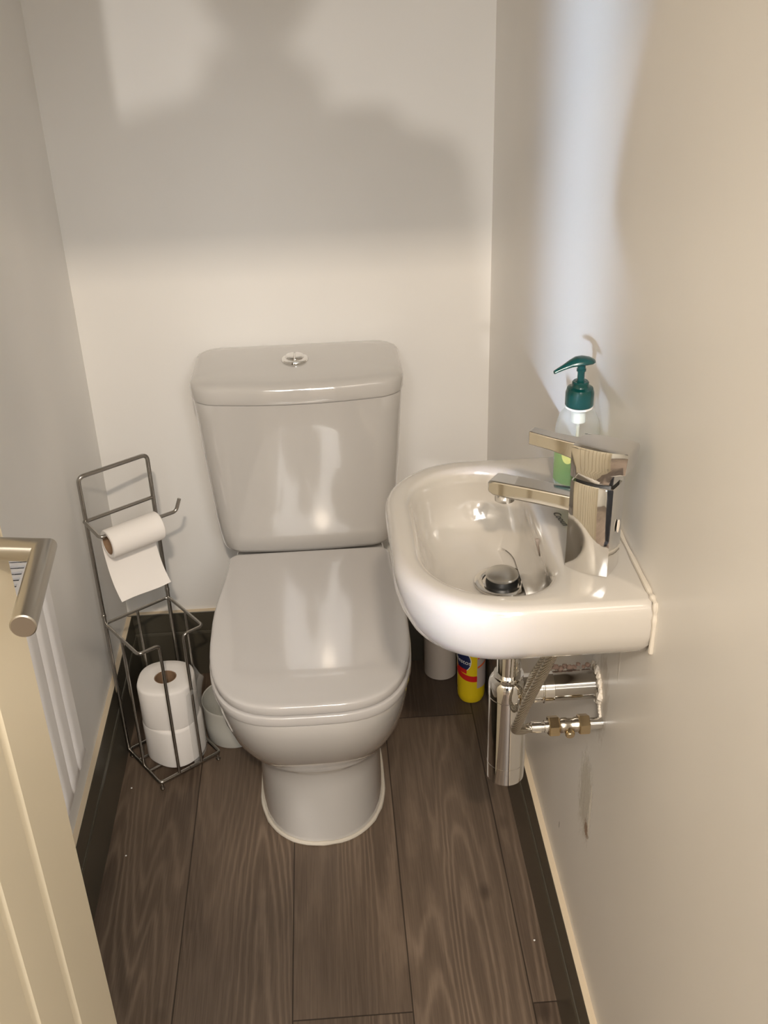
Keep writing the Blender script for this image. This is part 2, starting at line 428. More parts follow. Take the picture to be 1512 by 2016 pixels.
for z, i in ((.4215, .012), (.4225, .006), (.426, .002), (.432, 0)): R.append((z, i))
rings = [cring(z, .168-i, -.196+i, -.012-i*.5, .045, .006) for z, i in R]
for k in range(1, 11):
    t = k/10; z = .432+(.742-.432)*t; e = t**.75
    rings.append(cring(z, .168+(.1925-.168)*e, -.196-(.208-.196)*e, -.008, .045+.01*t, .006+.004*t))
rings.append(cring(.7435, .1905, -.206, -.010, .05, .010))
b.loft(rings); cis = b.build('cistern', M['ceramic'], toi)
b = MB(); R = []
for z, i in ((.7455, .004), (.7475, .001), (.751, 0), (.768, 0), (.774, .0015), (.7785, .005), (.7815, .011), (.7833, .020), (.7845, .035)):
    R.append(cring(z, .1955-i, -.215+i, -.004-i, .056-i*.8, .012, rb=.045-i*.8))
R.append(cring(.7852, .1955-.08, -.215+.08, -.004-.08, .012, .004, rb=.008))
b.loft(R); b.build('cistern_lid', M['ceramic'], toi)
b = MB(); bc = (.4125, -.108, .7845)
b.lathe([(.0255, 0), (.0255, .002), (.024, .0045), (.019, .0065)], bc)
bu = b.build('flush_button', M['chrome'], toi)
for s, rr_ in ((-1, .017), (1, .017)):
    b = MB(); pts = []
    for k in range(25):
        a = -pi/2+pi*k/24; pts.append((bc[0]+s*(.0008+rr_*cos(a)), bc[1]+rr_*sin(a)))
    def rg(z, sc_): return [(bc[0]+s*.007+(x-bc[0]-s*.007)*sc_, bc[1]+(y-bc[1])*sc_, z) for x, y in pts]
    b.loft([rg(bc[2]+.004, 1), rg(bc[2]+.0085, 1), rg(bc[2]+.0105, .85), rg(bc[2]+.0115, .5)]); b.build('push_plate', M['chrome'], bu)

# ---------------------------------------------------------------- basin
BC = (.652, -.935)
def rrect_dist(a, x0, x1, y0, y1, rad, c=BC):
    """polygon ray distance for rounded rectangle; rad = (x0y0, x1y0, x1y1, x0y1)"""
    poly = []
    for (cx, cy, r, a0) in ((x0, y0, rad[0], pi), (x1, y0, rad[1], 1.5*pi), (x1, y1, rad[2], 0), (x0, y1, rad[3], .5*pi)):
        ox = cx+r if cx == x0 else cx-r; oy = cy+r if cy == y0 else cy-r
        for k in range(17): poly.append((ox+r*cos(a0+k/16*pi/2), oy+r*sin(a0+k/16*pi/2)))
    dx, dy = cos(a), sin(a); best = 9
    for i in range(len(poly)):
        x1_, y1_ = poly[i]; x2_, y2_ = poly[(i+1) % len(poly)]
        ex, ey = x2_-x1_, y2_-y1_; den = dx*ey-dy*ex
        if abs(den) < 1e-12: continue
        t = ((x1_-c[0])*ey-(y1_-c[1])*ex)/den; s_ = ((x1_-c[0])*dy-(y1_-c[1])*dx)/den
        if t > 0 and -1e-6 <= s_ <= 1+1e-6: best = min(best, t)
    return best
NB = 176
corner = [math.atan2(-1.122-BC[1], W-BC[0]), math.atan2(-.776-BC[1], W-BC[0])]
ANG = [2*pi*i/NB-pi for i in range(NB)]
for ca in corner:
    j = min(range(NB), key=lambda q: abs(ANG[q]-ca)); ANG[j] = ca
def bring(z, x0, x1, y0, y1, rad, zf=None):
    out = []
    for a in ANG:
        d = rrect_dist(a, x0, x1, y0, y1, rad); x, y = BC[0]+d*cos(a), BC[1]+d*sin(a)
        out.append((x, y, z if zf is None else zf(x, y)))
    return out
bas = thing('washbasin', (W, -.95, .80), 'small white wall-hung corner-tap washbasin fixed to the right wall', 'washbasin')
OX0, OY0, OY1 = .534, -1.122, -.776
def orr(i): return (max(.12-i*.5, .03), .0005, .0005, max(.10-i*.5, .03))
b = MB(); rings = []
DR = (.668, -.933)
def circ(r, z, c=DR):
    return [(c[0]+r*cos(a), c[1]+r*sin(a), z) for a in ANG]
rings.append(circ(.02, .797))
rings.append(circ(.05, .799))
rings.append(bring(.802, OX0+.072, W-.060, OY0+.085, OY1-.085, (.07, .05, .05, .07)))
rings.append(bring(.810, OX0+.045, W-.028, OY0+.050, OY1-.055, (.08, .03, .03, .07)))
rings.append(bring(.820, OX0+.026, W-.010, OY0+.028, OY1-.030, (.09, .012, .012, .08)))
rings.append(bring(.831, OX0+.014, W, OY0+.013, OY1-.015, (.1, .002, .002, .09)))
rings.append(bring(.845, OX0+.006, W, OY0+.004, OY1-.006, orr(.01)))
rings.append(bring(.862, OX0+.001, W, OY0, OY1-.001, orr(0)))
rings.append(bring(.880, OX0, W, OY0, OY1, orr(0)))
for ins, z in ((.0005, .8885), (.0025, .8945), (.006, .8985), (.0105, .9)):
    rings.append(bring(z, OX0+ins, W, OY0+ins, OY1-ins, orr(0)))
IX0, IX1, IY0, IY1 = .5555, .716, -1.096, -.7975
for ins, z in ((0, .9), (.003, .8992), (.0065, .8965), (.0095, .891), (.012, .880), (.016, .862), (.022, .845), (.033, .829), (.048, .819)):
    k = ins; kr = ins*(.55 if ins > .012 else 1)
    rings.append(bring(z, IX0+k, IX1-kr, IY0+k, IY1-k, (max(.10-k*.6, .03), .055, .055, max(.085-k*.6, .03))))
rings.append(bring(.8135, .625, .7045, -1.0, -.865, (.03, .03, .03, .03)))
rings.append(circ(.034, .8105)); rings.append(circ(.028, .8085)); rings.append(circ(.012, .806))
b.loft(rings); bowl = b.build('bowl', M['basin'], bas, angle=50)
# overflow slot in the tap side of the bowl
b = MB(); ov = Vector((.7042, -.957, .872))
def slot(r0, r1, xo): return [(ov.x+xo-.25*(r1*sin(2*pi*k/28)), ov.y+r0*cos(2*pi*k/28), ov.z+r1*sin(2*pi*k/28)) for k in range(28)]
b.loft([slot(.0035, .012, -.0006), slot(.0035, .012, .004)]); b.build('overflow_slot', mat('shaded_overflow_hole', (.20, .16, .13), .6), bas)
# sealant along the wall
b = MB(); pts = [(W-.001, -1.122, .838), (W-.001, -1.123, .87), (W-.002, -1.122, .9), (W-.003, -1.10, .902), (W-.003, -.95, .9015), (W-.003, -.785, .9015)]
P = []; 
for i in range(len(pts)-1):
    for k in range(10): P.append(Vector(pts[i]).lerp(Vector(pts[i+1]), k/10))
P.append(Vector(pts[-1]))
b.tube(P, .004, 8, radii=[.0028+.0014*noise.noise(Vector((i*.35, 7, 0))) for i in range(len(P))]); b.build('sealant_bead', M['silicone'], bas)
# drain and pop-up plug
b = MB(); dc = (DR[0], DR[1], .8115)
b.lathe([(.0335, 0), (.0330, .0018), (.030, .0026), (.024, .0015), (.0215, -.002), (.021, -.006)], dc, n=64, cap1=False)
dr = b.build('drain_flange', M['chrome'], bas)
b = MB(); b.lathe([(.0215, -.0055), (.0205, -.005), (.0185, .0065), (.0185, .0085), (.001, .0086)], dc); b.build('plug_seal', M['black'], dr, angle=30)
b = MB(); b.lathe([(.0150, .0086), (.0192, .0090), (.0198, .0105), (.0192, .0125), (.0165, .0142), (.010, .0155), (.001, .016)], dc, n=48); b.build('plug', mat('worn_chrome', (.62, .61, .58), .28, 1), dr)

# brand script printed on the deck
def text_mesh(txt, size, extrude=.0):
    cu = bpy.data.curves.new('t', 'FONT'); cu.body = txt; cu.size = size; cu.align_x = 'CENTER'; cu.align_y = 'CENTER'; cu.extrude = extrude; cu.resolution_u = 4
    o = bpy.data.objects.new('t', cu); COL.objects.link(o)
    dg = bpy.context.evaluated_depsgraph_get(); dg.update()
    me = bpy.data.meshes.new_from_object(o.evaluated_get(dg)); vs = [v.co.copy() for v in me.vertices]; fs = [tuple(p_.vertices) for p_ in me.polygons]
    bpy.data.objects.remove(o); bpy.data.meshes.remove(me); bpy.data.curves.remove(cu)
    return vs, fs
def add_text(b, txt, size, fn, extrude=0.0002, mi=0, shear=0):
    vs, fs = text_mesh(txt, size, extrude)
    b.add([fn(Vector((v.x+shear*v.y, v.y, v.z))) for v in vs], fs, mi)
b = MB()
o3 = Vector((.7325, -.944, .9006)); ex = Vector((.196, -.98, 0)); ey = Vector((.98, .196, 0))
add_text(b, 'Cooun', .0115, lambda v: o3+ex*v.x*-1*-1+ey*v.y+Vector((0, 0, v.z)), .0001, shear=.3)
b.build('printed_mark', M['ink'], bas, smooth=False)

# ---------------------------------------------------------------- tap
tc = Vector((.7445, -1.044, .9)); S = Vector((-.81, .587, 0)).normalized(); T = Vector((-S.y, S.x, 0)) * -1
tap = thing('mixer_tap', tuple(tc), 'chrome monobloc mixer tap with square lever standing on the washbasin deck', 'tap')
def tsec(z, a0, a1, hb, bulge=.004, ebulge=.001, n=10, zt=0):
    pts = []
    def P3(a, bb): 
        q = tc+S*a+T*bb; return (q.x, q.y, .9+z+zt*a)
    for k in range(n): t = k/n; pts.append(P3(a0+(a1-a0)*t, hb+bulge*4*t*(1-t)))
    for k in range(n): t = k/n; pts.append(P3(a1+ebulge*4*t*(1-t), hb-2*hb*t))
    for k in range(n): t = k/n; pts.append(P3(a1-(a1-a0)*t, -hb-bulge*4*t*(1-t)))
    for k in range(n): t = k/n; pts.append(P3(a0-ebulge*4*t*(1-t), -hb+2*hb*t))
    return pts
b = MB(); b.loft([tsec(0, -.0232, .0232, .0152), tsec(.0015, -.0238, .0238, .0158), tsec(.103, -.0232, .0232, .0155), tsec(.1045, -.0225, .0225, .0148)])
b.build('body', M['chrome'], tap, angle=30)
b = MB(); b.loft([tsec(.1045, -.019, .019, .012), tsec(.1085, -.019, .019, .012)]); b.build('joint_gap', M['black'], tap, angle=30)
b = MB(); b.loft([tsec(.1085, -.0215, .0232, .0150), tsec(.110, -.0225, .0238, .0158), tsec(.120, -.0232, .0238, .0160), tsec(.124, -.034, .0240, .0162),
                  tsec(.142, -.0355, .0240, .0162, zt=-.04), tsec(.1452, -.0345, .0230, .0152, zt=-.05), tsec(.1465, -.028, .017, .011, zt=-.05)])
hd = b.build('handle_head', M['chrome'], tap, angle=28)
b = MB(); b.loft([[tuple(tc+S*a+T*(s1*w_)+Vector((0, 0, z))) for s1, z in ((-1, z0), (1, z0), (1, z1), (-1, z1))] for a, w_, z0, z1 in ((.018, .0085, .122, .1435), (.030, .0080, .1245, .1425), (.050, .0072, .1275, .1425), (.0765, .0068, .1285, .1435))])
b.build('lever', M['chrome'], tap, bevel=.0012)
b = MB(); b.loft([[tuple(tc+S*a+T*(s1*w_)+Vector((0, 0, z))) for s1, z in ((-1, z0), (1, z0), (1, z1), (-1, z1))] for a, w_, z0, z1 in ((.018, .0118, .0645, .0830), (.060, .0118, .0630, .0810), (.088, .0118, .0610, .0792), (.113, .0118, .0600, .0775), (.1185, .0118, .0625, .0765), (.1205, .0115, .066, .0755))])
spt = b.build('spout', M['chrome'], tap, bevel=.0022)
b = MB(); q = tc+S*.105+Vector((0, 0, .0545)); b.lathe([(.0095, -.003), (.0112, -.002), (.0112, .0085), (.009, .009)], q, n=24); b.build('aerator', M['chrome'], spt)
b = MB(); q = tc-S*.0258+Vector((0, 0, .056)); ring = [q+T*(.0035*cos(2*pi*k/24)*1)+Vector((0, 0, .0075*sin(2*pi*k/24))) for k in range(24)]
b.loft([ring, [v-S*.0004 for v in ring]]); b.build('oval_patch', M['pale_oval'], tap, smooth=False)  # small cream oval on the end of the tap body opposite the spout

# ---------------------------------------------------------------- soap dispenser
sx, sy = .7655, -.862
sp = thing('soap_dispenser', (sx, sy, .9), 'clear pump bottle of green hand soap with dark teal pump, behind the tap', 'soap dispenser')
b = MB(); prof = [(.021, .0005), (.0245, .002), (.0262, .008), (.0265, .060), (.0262, .074), (.0245, .086), (.021, .095), (.0165, .1005), (.0145, .103), (.0145, .108)]
b.lathe(prof, (sx, sy, .9), n=56); b.build('bottle', M['clear'], sp)
b = MB(); b.lathe([(.020, .0015), (.0236, .003), (.0252, .008), (.0255, .052), (.001, .0522)], (sx, sy, .9), n=48); b.build('soap', M['soap'], sp)
b = MB()
def cyl_patch(b, c, r, th0, th1, z0, z1, fn=None, nu=20, nv=10, mi=0):
    vs = []; 
    for j in range(nv+1):
        for i in range(nu+1):
            u, v = i/nu, j/nv
            if fn: u, v = fn(u, v)
            th = th0+(th1-th0)*u; vs.append((c[0]+r*sin(th), c[1]-r*cos(th), z0+(z1-z0)*v))
    b.add(vs, [(j*(nu+1)+i, j*(nu+1)+i+1, (j+1)*(nu+1)+i+1, (j+1)*(nu+1)+i) for j in range(nv) for i in range(nu)], mi)
cyl_patch(b, (sx, sy), .0268, -1.5, .35, .912, .957)
b.build('label', mat('green_label_film', (.15, .22, .07), .35), sp)
b = MB()
def disc_patch(c, r, th, z, rt, rz, b, mi=0, n=28):
    vs = [(c[0]+r*sin(th), c[1]-r*cos(th), z)]; R_ = 8
    for j in range(1, R_+1):
        for k in range(n):
            a = 2*pi*k/n; q = th+rt*j/R_*cos(a)/r; vs.append((c[0]+r*sin(q), c[1]-r*cos(q), z+rz*j/R_*sin(a)))
    b.add(vs, [(0, 1+k, 1+(k+1) % n) for k in range(n)]+[(1+j*n+k, 1+(j+1)*n+k, 1+(j+1)*n+(k+1) % n, 1+j*n+(k+1) % n) for j in range(R_-1) for k in range(n)], mi)
disc_patch((sx, sy), .0271, -.62, .951, .0075, .011, b)
b.build('lemon_print', mat('lemon_print', (.50, .50, .16), .4), sp)
b = MB()
cyl_patch(b, (sx, sy), .0267, -1.3, .2, .966, .973, lambda u, v: (u, v-2.2*u*(1-u)*.9)); b.build('dark_stripe', M['ink'], sp)
b = MB(); b.lathe([(.0155, .1030), (.0162, .1035), (.0162, .1048), (.0158, .1055)], (sx, sy, .9), n=40); b.build('collar_ring', M['white'], sp)
b = MB(); b.lathe([(.0160, .106), (.0166, .107), (.0166, .122), (.0150, .1275), (.0105, .1295), (.0098, .131), (.0098, .1345), (.0085, .136), (.0062, .136), (.0042, .137), (.0042, .148), (.0055, .1485), (.0055, .151), (.0048, .1515), (.0048, .156)], (sx, sy, .9), n=40)
b.build('screw_cap', M['teal'], sp, angle=25)
b = MB(); rings = []
hd_ = Vector((-.98, -.2, 0)).normalized(); hs = Vector((-hd_.y, hd_.x, 0))
for a, wd, zc, hh in ((-.0165, .0005, .158, .0005), (-.0150, .0050, .1585, .0028), (-.010, .0090, .159, .0050), (-.002, .0108, .1598, .0062), (.006, .0098, .1598, .0060), (.014, .0070, .1580, .0048), (.022, .0045, .1550, .0036), (.030, .0032, .1520, .0028), (.0335, .0028, .1505, .0024), (.0340, .001, .150, .001)):
    q = Vector((sx, sy, .9+zc))+hd_*a
    rings.append([q+hs*wd*cos(2*pi*k/20)+Vector((0, 0, hh*sin(2*pi*k/20)*(1 if sin(2*pi*k/20) > 0 else .55))) for k in range(20)])
b.loft(rings); b.build('pump_head', M['teal'], sp)
b = MB(); b.lathe([(.0085, .085), (.0085, .1005), (.0088, .1005), (.0088, .1025)], (sx, sy, .9), n=24); b.lathe([(.0022, .012), (.0022, .086)], (sx, sy, .9), n=12)
b.build('dip_tube', mat('pale_dip_tube', (.72, .76, .70), .3), sp)

# ---------------------------------------------------------------- bottle trap and waste pipe
trx, tryy = .6805, -.931
trp = thing('bottle_trap', (trx, tryy, .5), 'chrome bottle trap hanging under the washbasin with waste pipe into the wall', 'bottle trap')
b = MB(); b.lathe([(.0215, .501), (.0245, .504), (.0248, .520), (.0248, .5298), (.0243, .530), (.0243, .531), (.0248, .5312), (.0248, .6395), (.0240, .640), (.0240, .6412), (.0252, .6415), (.0252, .656), (.0243, .662), (.0215, .6665), (.0185, .6685)], (trx, tryy, 0), n=56)
b.build('trap_body', M['chrome'], trp, angle=25)
b = MB(); b.lathe([(.0192, .6683), (.0195, .6720), (.0188, .6735)], (trx, tryy, 0), n=48); b.build('trap_collar', M['chrome'], trp, angle=25)
b = MB(); b.lathe([(.0155, .672), (.0155, .735), (.0195, .738), (.0205, .742), (.0205, .765), (.017, .80)], (trx, tryy, 0), n=48)
b.build('tailpiece', M['chrome'], trp, angle=25)
b = MB(); pz = .650; py = -.935
b.lathe([(.0185, .016), (.0185, .030), (.0200, .0305), (.0200, .041), (.0192, .0415), (.0192, .043), (.0212, .0435), (.0212, .0555), (.0190, .0565)], (trx, py, pz), (1, 0, 0), n=40)
b.build('outlet_nut', M['chrome'], trp, angle=25)
b = MB(); b.lathe([(.0193, .05), (.0193, W-trx+.004)], (trx, py, pz), (1, 0, 0), n=40); b.build('waste_pipe', mat('dulled_chrome', (.52, .50, .47), .09, 1), trp, angle=25)
# crumbling filler where the pipes enter the wall
fil = MB()
random.seed(11)
def lump(b, c, r, sq=(.5, 1, 1), seed=0):
    vs = []; n1, n2 = 7, 12; c = Vector(c)
    for i in range(n1+1):
        th = pi*i/n1
        for j in range(n2):
            ph = 2*pi*j/n2; d = Vector((sin(th)*cos(ph), sin(th)*sin(ph), cos(th)))
            k = 1+.45*noise.noise(d*1.8+Vector((seed, 0, 0))); vs.append(c+Vector((d.x*sq[0], d.y*sq[1], d.z*sq[2]))*r*k)
    b.add(vs, [(i*n2+j, i*n2+(j+1) % n2, (i+1)*n2+(j+1) % n2, (i+1)*n2+j) for i in range(n1) for j in range(n2)])
for k in range(16):
    a = k/16*2*pi+.1; rr2 = .0212+.002*random.random()
    lump(fil, (W-.0015, py+rr2*cos(a), pz+rr2*sin(a)), .0045+.003*random.random(), (.6, 1, 1), k)
for k in range(6): lump(fil, (W-.001, -.957-.0035*k+.004*random.random(), .630-.0032*k), .003+.002*random.random(), (.5, 1, 1), 30+k)
fo = fil.build('filler', mat('crumbly_wall_filler', (.72, .66, .57), .9), None, origin=(W, py, pz))
prop(fo, 'rough white filler crumbling around the pipe holes in the right wall', 'filler')
fil = MB()
for k in range(9): lump(fil, (W-.058+.006*k, py+.010+.006*random.random(), pz+.0185+.002*random.random()), .0026+.0018*random.random(), (1, 1, .8), 60+k)
fo = fil.build('filler', mat('reddish_brown_mortar', (.30, .20, .15), .9), None, origin=(W-.03, py+.016, pz+.014))
prop(fo, 'reddish brown crumbs of mortar lying on top of the waste pipe', 'mortar crumbs')

# isolation valve and flexible hoses
vy, vz = -.972, .6165
iv = thing('isolation_valve', (W, vy, vz), 'brass isolation valve with hexagonal nuts on the supply pipe below the waste pipe', 'valve')
b = MB(); b.lathe([(.0075, 0), (.0075, .022)], (W-.020, vy, vz), (1, 0, 0), n=28); b.build('supply_pipe', M['chrome'], iv, angle=30)
def hexnut(b, x0, x1, r):
    c = Vector((0, vy, vz)); 
    def rg(x, rr): return [(x, vy+rr*cos(pi/6+k*pi/3), vz+rr*sin(pi/6+k*pi/3)) for k in range(6)]
    b.loft([rg(x0, r*.9), rg(x0+.0015, r), rg(x1-.0015, r), rg(x1, r*.9)])
for x0, x1 in ((W-.031, W-.017), (W-.069, W-.055)):
    b = MB(); hexnut(b, x0, x1, .0135); b.build('nut', M['brass'], iv, smooth=False)
b = MB(); b.lathe([(.0078, 0), (.0098, .003), (.0098, .010), (.0085, .013), (.0085, .018), (.0098, .021), (.0098, .026)], (W-.056, vy, vz), (1, 0, 0), n=28); b.build('valve_body', M['brass2'], iv)
b = MB(); b.lathe([(.0055, 0), (.0062, .010), (.0050, .0125), (.002, .0128)], (W-.043, vy-.003, vz-.002), (0, -.95, -.3), n=20); b.build('screw_port', M['brass'], iv)
hs_ = thing('flexible_hose', (.70, -.98, .62), 'braided steel flexible hose curving up from the valve to the tap', 'hose')
P = catmull([(W-.083, vy, vz), (W-.094, vy-.001, vz), (.690, -.978, .6185), (.6815, -.984, .626), (.6835, -.990, .640), (.692, -.996, .675), (.712, -1.010, .745), (.727, -1.022, .80), (.735, -1.028, .815)], 10)
b = MB(); b.tube(P, .0062, 16); b.build('braided_sleeve', M['hose'], hs_)
b = MB(); b.lathe([(.0075, 0), (.0075, .012), (.0060, .0125), (.0060, .016), (.0078, .0165), (.0078, .021)], (W-.090, vy, vz), (1, 0, 0), n=24); b.build('ferrule', M['chrome'], hs_, angle=30)
b = MB(); P = catmull([(.700, -.958, .650), (.706, -.965, .690), (.722, -.985, .745), (.738, -1.005, .80), (.742, -1.01, .815)], 10)
b.tube(P, .0068, 16); o = b.build('flexible_hose', M['hose'], None, origin=(.70, -.958, .65))
prop(o, 'second flexible hose passing behind the front braided hose under the washbasin', 'hose')

# ---------------------------------------------------------------- toilet roll stand
U2 = Vector((.811, .585, 0)); V2 = Vector((-.585, .811, 0))
FL = Vector((.097, -.387, 0)); BLp = FL+V2*.130; FR = FL+U2*.137; BR = BLp+U2*.137
def rp(u, v, z): return FL+U2*u+V2*v+Vector((0, 0, z))
rk = thing('toilet_roll_stand', tuple(rp(.068, .065, 0)), 'chrome wire toilet roll stand leaning in the back left corner', 'toilet roll stand')
WR = .0032
b = MB(); pts = rpoly([rp(.068, 0, .022), rp(.137, 0, .022), rp(.137, .13, .022), rp(0, .13, .022), rp(0, 0, .022), rp(.067, 0, .022)], .008)
b.tube(pts, WR+.0006)
for v in (.045, .088): b.tube([rp(0, v, .022), rp(.137, v, .022)], WR)
b.build('base_frame', M['wire'], rk)
for u, v in ((.004, .002), (.133, .002), (.133, .128), (.004, .128)):
    b = MB(); b.tube([rp(u, v, .021), rp(u, v, .008)], WR); q = rp(u, v, .0055)
    b.lathe([(.001, -.0052), (.0038, -.0036), (.0052, 0), (.0038, .0036), (.001, .0052)], q, n=14); b.build('foot', M['wire'], rk)
b = MB(); b.tube(rpoly([rp(0, .13, .022), rp(0, .13, .652), rp(.137, .13, .652), rp(.137, .13, .022)], .012), WR+.0008)
bf = b.build('back_frame', M['wire'], rk)
b = MB(); b.tube([rp(-.004, .13, .563), rp(.137, .13, .563)], WR+.0003); b.build('crossbar', M['wire'], rk)
for u in (0, .137):
    b = MB(); b.lathe([(.003, .350), (.0046, .352), (.0046, .358), (.003, .360)], rp(u, .13, 0), n=14); b.build('collar', M['wire'], bf)
# basket hoop: back bar, side bars, front lips bending down
b = MB(); b.tube(rpoly([rp(.043, -.001, .024), rp(.043, -.001, .337), rp(0, -.001, .337), rp(0, .13, .337), rp(.137, .13, .337), rp(.137, -.001, .337), rp(.094, -.001, .337), rp(.094, -.001, .024)], .010), WR)
b.build('basket_hoop', M['wire'], rk)
for u, v in ((0, .065), (.137, .065), (.0685, .13)):
    b = MB(); b.tube([rp(u, v, .022), rp(u, v, .337)], WR-.0003); b.build('basket_upright', M['wire'], rk)
ARM = .060
b = MB(); b.tube(rpoly([rp(-.003, .13, .563), rp(-.003, .13-ARM, .556), rp(.150, .13-ARM, .552), rp(.160, .13-ARM, .575)], .008), WR+.0003)
b.build('roll_arm', M['wire'], rk)
# roll on the arm
rc = rp(.060, .13-ARM, .5375)
hr = thing('toilet_roll', tuple(rc), 'nearly used toilet roll hanging on the arm of the wire stand', 'toilet roll', None)
def tube_roll(c, ax, ro, ri, L, parent):
    b = MB(); b.lathe([(ri, -L/2), (ro-.002, -L/2), (ro, -L/2+.002), (ro, L/2-.002), (ro-.002, L/2), (ri, L/2)], c, ax, n=64, cap0=False, cap1=False)
    b.lathe([(ri, L/2), (ri, -L/2)], c, ax, n=64, cap0=False, cap1=False)
    o = b.build('tissue', M['roll'], parent, angle=40)
    b = MB(); b.lathe([(ri-.0004, -L/2+.0004), (ri-.0004, L/2-.0004)], c, ax, n=48, cap0=False, cap1=False)
    b.lathe([(ri-.0016, L/2-.0004), (ri-.0016, -L/2+.0004)], c, ax, n=48, cap0=False, cap1=False)
    b.lathe([(ri-.0016, -L/2+.0004), (ri-.0004, -L/2+.0004)], c, ax, n=48, cap0=False, cap1=False)
    b.lathe([(ri-.0016, L/2-.0004), (ri-.0004, L/2-.0004)], c, ax, n=48, cap0=False, cap1=False)
    b.build('cardboard_core', M['card'], parent, angle=60)
tube_roll(rc, U2, .0272, .0195, .104, hr)
b = MB(); rows = []
prof = []
for k in range(0, 9): a = radians(10+k*14); prof.append((.0285*cos(a-.2), -.0285*sin(a-.2)*1.0))
prof = [(V, Z) for V, Z in [(.0282, .006), (.0287, -.004), (.0280, -.016), (.0255, -.032), (.0215, -.050), (.0150, -.070), (.006, -.088), (-.006, -.104), (-.017, -.115)]]
PP = catmull([(v, z, 0) for v, z in prof], 4)
for th in (0, .0007):
    rows = [[rc+U2*(u_-.051)+V2*(q.x-th)+Vector((0, 0, q.y-th+.0012*sin(u_*60+i*.2))) for u_ in [k*.102/12 for k in range(13)]] for i, q in enumerate(PP)]
    n_ = 13; vs = [v for r in rows for v in r]; b.add(vs, [(i*n_+j, i*n_+j+1, (i+1)*n_+j+1, (i+1)*n_+j) for i in range(len(rows)-1) for j in range(12)])
b.build('loose_sheet', M['roll'], hr)

# two spare rolls in the basket
def spare(c, label, seed, z0):
    t = thing('toilet_roll', (c[0], c[1], z0), label, 'toilet roll', 'spare toilet rolls in the wire stand')
    b = MB(); ax = (0, 0, 1); n = 72
    def ro(k): return .0575+.0014*noise.noise(Vector((cos(2*pi*k/n)*1.3, sin(2*pi*k/n)*1.3, seed)))+.0016*cos(4*(2*pi*k/n)-.8)
    H_ = .0915
    def ring(sub, z): return [(c[0]+(ro(k)-sub)*cos(2*pi*k/n), c[1]+(ro(k)-sub)*sin(2*pi*k/n), z0+z) for k in range(n)]
    def inner(r, z): return [(c[0]+r*cos(2*pi*k/n), c[1]+r*.97*sin(2*pi*k/n), z0+z) for k in range(n)]
    b.loft([inner(.0215, .002), ring(.004, 0), ring(.001, .0012), ring(0, .005), ring(.0004, H_*.5), ring(0, H_-.006), ring(.0012, H_-.002), ring(.004, H_), ring(.020, H_+.0004), inner(.0220, H_), inner(.0216, .002)], False, False)
    b.build('tissue', M['roll'], t, angle=50)
    b = MB(); b.loft([inner(.0200, .001), inner(.0200, H_-.001), inner(.0214, H_-.001), inner(.0214, .001), inner(.0200, .001)], False, False); b.build('cardboard_core', M['card'], t, angle=60)
    return t
sc_ = (.1215, -.2925)
lower = spare(sc_, 'spare toilet roll at the bottom of the wire stand, under the other spare', 1.3, .0255)
top = lower.copy(); COL.objects.link(top); top.location = (sc_[0]-.0015, sc_[1]+.001, .0255+.0925)
top['label'] = 'spare toilet roll on top of the stack in the wire stand'
for ch in list(lower.children):
    c = ch.copy(); COL.objects.link(c); c.parent = top
top.rotation_euler = (0, 0, .5)
# torn clear wrapping beside the rolls
b = MB(); rows = []
for i in range(13):
    z = .025+.175*i/12; row = []
    for j in range(15):
        a = radians(-50+95*j/14); r = .0608+.0015*noise.noise(Vector((a*3, z*30, 2)))+.012*(i/12)**5*(.5+.5*sin(a*7))
        row.append((sc_[0]+r*cos(a), sc_[1]+r*sin(a), z+.012*sin(j*1.1)*(i/12)**2))
    rows.append(row)
b.add([v for r in rows for v in r], [(i*15+j, i*15+j+1, (i+1)*15+j+1, (i+1)*15+j) for i in range(12) for j in range(14)])
fw = b.build('plastic_wrap', M['film'], None, origin=(sc_[0], sc_[1], .025)); prop(fw, 'torn clear plastic wrapping around the spare toilet rolls beside the toilet', 'plastic wrap')

# ---------------------------------------------------------------- white bin beside the toilet
bx, by = .234, -.217
bn = thing('plastic_tub', (bx, by, 0), 'low round white plastic tub on the floor left of the toilet foot', 'tub')
b = MB(); b.lathe([(.058, .0008), (.0600, .004), (.0615, .04), (.0625, .083), (.0633, .088), (.0625, .0905), (.0610, .089), (.0592, .04), (.056, .006), (.001, .005)], (bx, by, 0), n=56); b.build('tub_shell', M['binwhite'], bn)
# ---------------------------------------------------------------- white canister
cx_, cy_ = .6885, -.0585
cn = thing('canister', (cx_, cy_, 0), 'plain white cylindrical canister on the floor against the back baseboard, right of the toilet', 'canister')
b = MB(); b.lathe([(.034, .0005), (.0365, .002), (.0368, .006), (.0368, .205), (.036, .208)], (cx_, cy_, 0), n=56); b.build('canister_body', M['can'], cn)
b = MB(); b.lathe([(.0372, .206), (.0375, .209), (.0375, .232), (.036, .236), (.030, .238)], (cx_, cy_, 0), n=56); b.build('canister_lid', M['can'], cn, angle=30)
